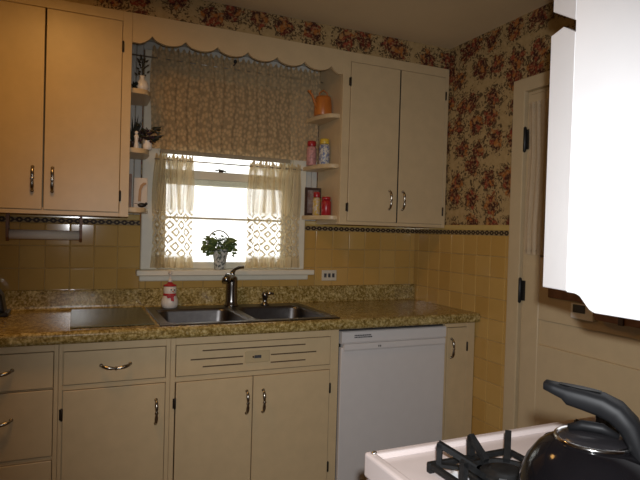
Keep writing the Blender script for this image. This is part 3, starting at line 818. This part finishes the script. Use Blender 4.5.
# left, bottom
z = 1.4125
m = MB(); m.box(-1.7505, -1.7385, -.255, -.13, z, z + .155, .002); bk = m.build('book', 'wood', None, label='thin brown book standing on end on the lowest left recess shelf', cat='book')
pq = thing('plaque', (-1.69, -.21, z), 'white plaque with a brown long-necked animal on the lowest left shelf', 'plaque')
mbox('tablet', 'card', pq, -1.727, -1.664, -.222, -.210, z, z + .142, bev=.002)
m = MB(); m.prism([(-1.707, z + .030), (-1.694, z + .030), (-1.692, z + .085), (-1.683, z + .104), (-1.671, z + .112), (-1.671, z + .120), (-1.684, z + .120), (-1.697, z + .108), (-1.704, z + .085)], 'y', -.227, -.2225); m.build('animal', 'tan', pq)
bd = MB(); bd.ball((-1.690, -.238, z + .013), .012, (1.7, .8, .9)).ball((-1.671, -.238, z + .020), .007).leaf((-1.706, -.238, z + .016), (-1, 0, .25), (0, 0, 1), .018, .012)
bd.build('bird_ornament', 'iron', None, label='small dark bird ornament lying before the white plaque', cat='ornament')
# right, top: watering can
wc = thing('watering_can', (-.738, -.19, 1.958), 'orange metal watering can on the top right recess shelf', 'watering can')
x, y, z = -.7435, -.175, 1.9585
m = MB(); m.lathe((x, y, z), [(.048, 0), (.0495, .004), (.0485, .055), (.044, .093), (.040, .105), (.034, .107), (.032, .100), (.001, .098)], 28); m.build('body', 'orange', wc)
m = MB(); m.tube([(x - .036, y - .01, z + .035), (x - .058, y - .02, z + .066), (x - .076, y - .024, z + .100), (x - .092, y - .028, z + .116)], [.011, .007, .0055, .0055], 12)
m.lathe((x - .094, y - .028, z + .112), [(.005, 0), (.013, .010), (.001, .012)], 14); m.build('spout', 'orange', wc)
m = MB(); m.tube([(x - .028, y, z + .090), (x - .022, y, z + .125), (x, y, z + .143), (x + .022, y, z + .130), (x + .030, y, z + .090)], .0038, 8); m.build('handle', 'orange', wc)
# right, middle: jars
def jar(name, x, y, z, r, h, lidm, labm, lab, cat='jar', lidh=.03):
    o = thing(name, (x, y, z), lab, cat)
    m = MB(); m.lathe((x, y, z), [(r * .9, 0), (r, .004), (r, h - lidh - .012), (r * .8, h - lidh), (r * .5, h - lidh + .001)], 22); m.build('bottle', labm, o)
    m = MB(); m.lathe((x, y, z), [(r * .84, h - lidh + .0015), (r * .88, h - lidh + .004), (r * .88, h - .004), (r * .8, h), (.001, h)], 22); m.build('lid', lidm, o); return o
jar('spice_jar', -.783, -.125, 1.6905, .0275, .134, 'redplastic', 'pinklabel', 'spice jar with red lid and pinkish label on the right recess shelf')
jar('spice_jar', -.7235, -.165, 1.6905, .0300, .146, 'yellow', 'bluelabel', 'spice jar with yellow lid and blue-white label on the right recess shelf')
# right, bottom
z = 1.4135
pf = thing('picture_frame', (-.75, -.06, z), 'dark brown picture frame leaning on the lowest right recess shelf', 'picture frame')
m = MB(); fx0, fx1, fz0, fz1 = -.797, -.699, z, z + .158
yy = -.075
for q in ((fx0, fx0 + .014, fz0, fz1), (fx1 - .014, fx1, fz0, fz1), (fx0 + .014, fx1 - .014, fz0, fz0 + .014), (fx0 + .014, fx1 - .014, fz1 - .014, fz1)): m.box(q[0], q[1], yy - .012, yy, q[2], q[3], .002)
m.build('frame', 'dkwood', pf)
mbox('picture', 'photo', pf, fx0 + .0142, fx1 - .0142, yy - .005, yy - .001, fz0 + .0142, fz1 - .0142)
jar('seasoning_bottle', -.757, -.155, z, .0215, .128, 'redplastic', 'yellowlabel', 'small bottle with red cap and yellow label before the picture frame', 'bottle', .030)
jar('red_tin', -.7215, -.205, z, .0275, .102, 'redplastic', 'redplastic', 'squat all-red tin at the right end of the lowest shelf', 'tin', .018)

# ------------------------------------------------------------------ range
RX0, RX1, RY0, RY1 = -1.475, -.822, -2.655, -2.043
rg = thing('gas_range', (-1.15, -2.35, 0), 'white gas range with black burner grates in the right foreground', 'stove')
m = MB(); m.box(RX0 + .022, RX1, RY0 + .004, RY1 - .004, .03, .868, .004).box(RX0 + .05, RX1, RY0 + .02, RY1 - .02, 0, .03); m.build('body', 'enamel', rg)
m = MB(); t_ = .021
m.box(RX0, RX0 + t_, RY0, RY1, .868, .915, .006, 3).box(RX1 - t_, RX1, RY0, RY1, .868, .915, .006, 3)
m.box(RX0 + t_ - .006, RX1 - t_ + .006, RY1 - t_, RY1, .868, .915, .006, 3).box(RX0 + t_ - .006, RX1 - t_ + .006, RY0, RY0 + t_, .868, .915, .006, 3)
m.build('rim', 'enamel', rg)
mbox('cooktop', 'enamel', rg, RX0 + .018, RX1 - .018, RY0 + .018, RY1 - .018, .8695, .905)
m = MB(); m.prism([(RX0 + .0215, .866), (RX0 + .002, .864), (RX0 - .008, .762), (RX0 + .0215, .760)], 'y', RY0 + .006, RY1 - .006, bev=.002)
m.build('control_panel', 'enamel', rg)
mbox('oven_door', 'enamel', rg, RX0 - .012, RX0 + .0215, RY0 + .01, RY1 - .01, .20, .752, bev=.006, seg=2)
m = MB(); m.tube([(RX0 - .012, RY0 + .06, .715), (RX0 - .045, RY0 + .065, .715), (RX0 - .045, RY1 - .065, .715), (RX0 - .012, RY1 - .06, .715)], .010, 10); m.build('oven_handle', 'chrome', rg)
for yk in (-2.085, -2.20, -2.35, -2.49, -2.61):
    m = MB(); c = (RX0 - .003, yk, .835); m.lathe(c, [(.024, .004), (.024, -.006), (.019, -.010), (.0175, -.026), (.012, -.030), (.001, -.030)], 20, 'x')
    k_ = m.build('knob', 'enamel', rg)
    m = MB(); m.lathe(c, [(.0262, .003), (.0262, -.004), (.0242, -.0045), (.0242, .003)], 20, 'x'); m.build('knob_ring', 'chrome', k_)
m = MB(); m.lathe((RX0 + .014, RY1 - .014, .9152), [(.006, 0), (.005, .003), (.001, .004)], 12); m.build('screw_cap', 'chrome', rg)
BUR = [(-1.308, -2.232), (-.975, -2.232), (-1.308, -2.472), (-.975, -2.472)]
for bx_, by_ in BUR:
    m = MB(); m.lathe((bx_, by_, .9052), [(.092, 0), (.092, .003), (.084, .0042), (.05, .0012), (.001, .001)], 32); pn_ = m.build('drip_pan', 'pan', rg)
    m = MB(); m.lathe((bx_, by_, .9064), [(.040, 0), (.040, .010), (.037, .013), (.0425, .015), (.0425, .020), (.039, .022), (.028, .023), (.027, .027), (.020, .0285), (.001, .0285)], 30); m.build('burner', 'cast', rg)
def grate(c, label):
    o = thing('burner_grate', (c[0], c[1], .9055), label, 'grate', 'burner grates on the range')
    m = MB(); h, q = .088, .0055
    for sg in (-1, 1):
        m.box(c[0] - h - q, c[0] + h + q, c[1] + sg * h - q, c[1] + sg * h + q, .914, .9235, .0015)
        m.box(c[0] + sg * h - q, c[0] + sg * h + q, c[1] - h + q, c[1] + h - q, .914, .9235, .0015)
        for s2 in (-1, 1): m.box(c[0] + sg * h - .005, c[0] + sg * h + .005, c[1] + s2 * h - .005, c[1] + s2 * h + .005, .9056, .9145)
    m.lathe((c[0], c[1], .9245), [(.054, -.004), (.063, -.004), (.063, .003), (.054, .003), (.054, -.004)], 36)
    m.build('frame', 'cast', o)
    for k in range(8):
        a = radians(45 * k); d = Vector((cos(a), sin(a), 0)); n_ = Vector((-sin(a), cos(a), 0)); C_ = Vector((c[0], c[1], 0))
        r0 = .110 if k % 2 else .088
        prof = [(r0, .9185), (r0, .949), (r0 - .006, .955), (r0 - .014, .953), (.052, .931), (.046, .9275), (.046, .922), (.060, .921), (r0 - .010, .921), (r0 - .005, .9185)]
        hole = [(r0 - .010, .9265), (r0 - .010, .943), (r0 - .016, .9425), (.064, .9275)]
        f = MB(); w2 = .0056
        # bar triangle: outer post, sloping top bar, low bar
        def quad(A, B, wd):
            A = Vector(A); B = Vector(B); t2 = (B - A).normalized(); nn = Vector((-t2.y, t2.x)) * wd
            ring = lambda P: [C_ + d * (P + nn * su).x + n_ * sv * w2 + Vector((0, 0, (P + nn * su).y)) for su, sv in ((-1, -1), (1, -1), (1, 1), (-1, 1))]
            f.loft([ring(A), ring(B)], smooth=False)
        quad((r0, .9185), (r0, .9592), .0046); quad((r0 + .003, .9588), (.047, .9295), .0046); quad((r0, .9215), (.047, .9235), .0030)
        f.build('prong', 'cast', o)
    return o
g0 = grate(BUR[0], 'black burner grate nearest the counter at the front of the range, left of the kettle')
for b, lab in ((BUR[1], 'black burner grate at the rear of the range, just beyond the kettle'), (BUR[2], 'black burner grate the kettle stands on'), (BUR[3], 'black rear burner grate nearest the camera, hidden beside the kettle')):
    tree_copy(g0, (b[0], b[1], .9055), lab)

# kettle
kc = Vector((-1.388, -2.462, 0)); kz = .9640
kt = thing('kettle', (kc.x, kc.y, kz), 'glossy black kettle with a black arched handle standing on the range', 'kettle')
m = MB(); m.lathe((kc.x, kc.y, kz), [(.070, 0), (.080, .004), (.085, .018), (.0865, .038), (.0835, .060), (.076, .081), (.063, .099), (.050, .109), (.043, .112), (.001, .112)], 48); m.build('body', 'black_enamel', kt)
m = MB(); m.lathe((kc.x, kc.y, kz + .1122), [(.043, -.002), (.0445, .000), (.0445, .003), (.0415, .0042), (.0405, .002)], 44); m.build('lid_rim', 'chrome', kt, label='chrome ring round the lid')
m = MB(); m.lathe((kc.x, kc.y, kz + .1122), [(.0402, .001), (.0395, .0035), (.030, .0075), (.015, .010), (.001, .0105)], 40); ld = m.build('lid', 'lid_dark', kt)
HD = Vector((cos(radians(-54)), sin(radians(-54)), 0)); HN = Vector((-HD.y, HD.x, 0))
m = MB(); pts = [(-.028, .1225, .007), (-.012, .1285, .009), (.010, .1285, .009), (.028, .1215, .007)]
m.tube([kc + HD * a + Vector((0, 0, kz + h)) for a, h, _ in pts], [.004, .0065, .0065, .004], 10); m.build('lid_knob', 'black_plastic', ld)
def strip(prof):
    """flat strap: (along, height, half width, half thickness)"""
    lp = []
    for i, (a, h, w_, t_) in enumerate(prof):
        p0 = prof[max(i - 1, 0)]; p1 = prof[min(i + 1, len(prof) - 1)]
        tg = Vector((p1[0] - p0[0], p1[1] - p0[1])).normalized(); nm = Vector((-tg.y, tg.x))
        ring = []
        for k in range(16):
            an = 2 * pi * k / 16; cu, cv_ = cos(an), sin(an)
            su = math.copysign(abs(cu) ** .6, cu) * w_; sv = math.copysign(abs(cv_) ** .6, cv_) * t_
            P = kc + HD * (a + nm.x * sv) + HN * su + Vector((0, 0, kz + h + nm.y * sv)); ring.append(P)
        lp.append(ring)
    return lp
m = MB()
m.loft(strip([(-.0585, .1725, .006, .003), (-.057, .1725, .011, .0055), (-.046, .1700, .013, .0070), (-.034, .167, .0145, .0085), (-.028, .164, .0155, .0118), (-.010, .1615, .0165, .0128), (.008, .1585, .018, .0138), (.024, .152, .020, .0138), (.038, .139, .0215, .0130), (.047, .121, .0225, .0115), (.053, .104, .023, .0095), (.063, .095, .023, .0070), (.076, .084, .020, .0060)]))
hd = m.build('handle', 'black_plastic', kt)
m = MB(); m.loft(strip([(-.040, .1772, .004, .0006), (-.015, .1755, .006, .0010), (.008, .1738, .004, .0006)])); m.build('thumb_inlay', 'shadegap', hd)
SD = Vector((.409, .912, 0)); m = MB()
m.tube([kc + SD * .072 + Vector((0, 0, kz + .050)), kc + SD * .102 + Vector((0, 0, kz + .060)), kc + SD * .122 + Vector((0, 0, kz + .070))], [.022, .014, .011], 18); m.build('spout', 'black_enamel', kt)

# white cabinet over the range
hc = thing('range_cabinet', (-.985, -2.5, 1.2), 'bright white painted cabinet hanging over the range at the right edge', 'cabinet')
CX = -1.150; CY = -2.204
pro = [(CY, 2.4085), (CY, 1.226)]
pro += [(-2.222, 1.227)]
for i in range(1, 9):
    q = i / 8; s_ = q * q * (3 - 2 * q); pro.append((-2.222 - .043 * q, 1.227 - .031 * s_))
pro += [(-2.95, 1.199), (-2.95, 2.4085)]
m = MB(); m.prism(pro, 'x', CX, CX + .018, bev=.0012); m.build('front_panel', 'cabwhite', hc)
m = MB(); m.box(CX + .019, -.8165, CY - .05, CY - .034, 1.235, 2.4085).box(CX + .019, -.8165, -2.95, -2.934, 1.235, 2.4085).box(CX + .019, -.8165, -2.934, CY - .05, 1.245, 1.262).box(CX + .019, -.8165, -2.934, CY - .05, 2.39, 2.4085)
m.build('carcass', 'cabwhite', hc)
m = MB(); m.prism([(-2.1205, 1.2265), (-2.1205, 1.7250), (-2.163, 1.7275), (-2.2030, 1.703), (-2.2030, 1.2275)], 'x', CX + .001, CX + .019, bev=.0012)
for v in m.bm.verts: v.co.x += (v.co.y + 2.204) * .33
m.build('side_trim', 'cabwhite', hc)
m = MB(); m.prism([(-2.1255, 2.4085), (-2.1255, 1.7705), (-2.2030, 1.724), (-2.2030, 2.4085)], 'x', CX + .001, CX + .019, bev=.0012)
for v in m.bm.verts: v.co.x += (v.co.y + 2.204) * .33
m.build('side_trim', 'cabwhite', hc)

# ------------------------------------------------------------------ light
W = bpy.data.worlds.new('world'); S.world = W; W.use_nodes = True
bgn = W.node_tree.nodes['Background']; bgn.inputs[0].default_value = (1, .98, .94, 1); bgn.inputs[1].default_value = 2.4

def light(name, typ, loc, energy, color, rot=None, **kw):
    l = bpy.data.lights.new(name, typ); l.energy = energy; l.color = color
    for k, v in kw.items(): setattr(l, k, v)
    o = bpy.data.objects.new(name, l); COL.objects.link(o); o.location = loc
    if rot: o.rotation_euler = rot
    return o
CAM = Vector((-1.9776, -2.9363, 1.3246))
light('ceiling_lamp', 'AREA', (-2.08, -1.05, 2.37), 6.6, (1, .52, .15), (0, 0, 0), shape='DISK', size=.30)
def px_dir(px, py):
    yaw, pit, rol, f = .4216, -.0154, .0279, 548.2
    F = Vector((sin(yaw) * cos(pit), cos(yaw) * cos(pit), sin(pit))); R = Vector((cos(yaw), -sin(yaw), 0)); U = R.cross(F)
    return F + R * ((px - 320) / f) + U * ((240 - py) / f)
fl = light('camera_flash', 'SPOT', CAM + Vector((.02, -.01, .06)), 94, (.95, .97, 1), spot_size=radians(90), spot_blend=1.0, shadow_soft_size=.012)
fl.rotation_euler = px_dir(400, 320).to_track_quat('-Z', 'Y').to_euler()

# ------------------------------------------------------------------ camera
yaw, pit, rol, f = .4216, -.0154, .0279, 548.2
F = Vector((sin(yaw) * cos(pit), cos(yaw) * cos(pit), sin(pit))); R = Vector((cos(yaw), -sin(yaw), 0)); U = R.cross(F)
R2 = R * cos(rol) + U * sin(rol); U2 = -R * sin(rol) + U * cos(rol)
cd = bpy.data.cameras.new('camera'); cam = bpy.data.objects.new('camera', cd); COL.objects.link(cam)
cd.sensor_fit = 'HORIZONTAL'; cd.sensor_width = 36; cd.lens = f / 640 * 36; cd.clip_start = .02
mt = Matrix((R2, U2, -F)).transposed().to_4x4(); mt.translation = CAM
cam.matrix_world = mt
S.camera = cam
S.view_settings.view_transform = 'Standard'; S.view_settings.look = 'None'
S.view_settings.exposure = 0; S.view_settings.gamma = 1; S.view_settings.use_curve_mapping = False
S.cycles.max_bounces = 8; S.cycles.transparent_max_bounces = 16
S.cycles.sample_clamp_indirect = 6
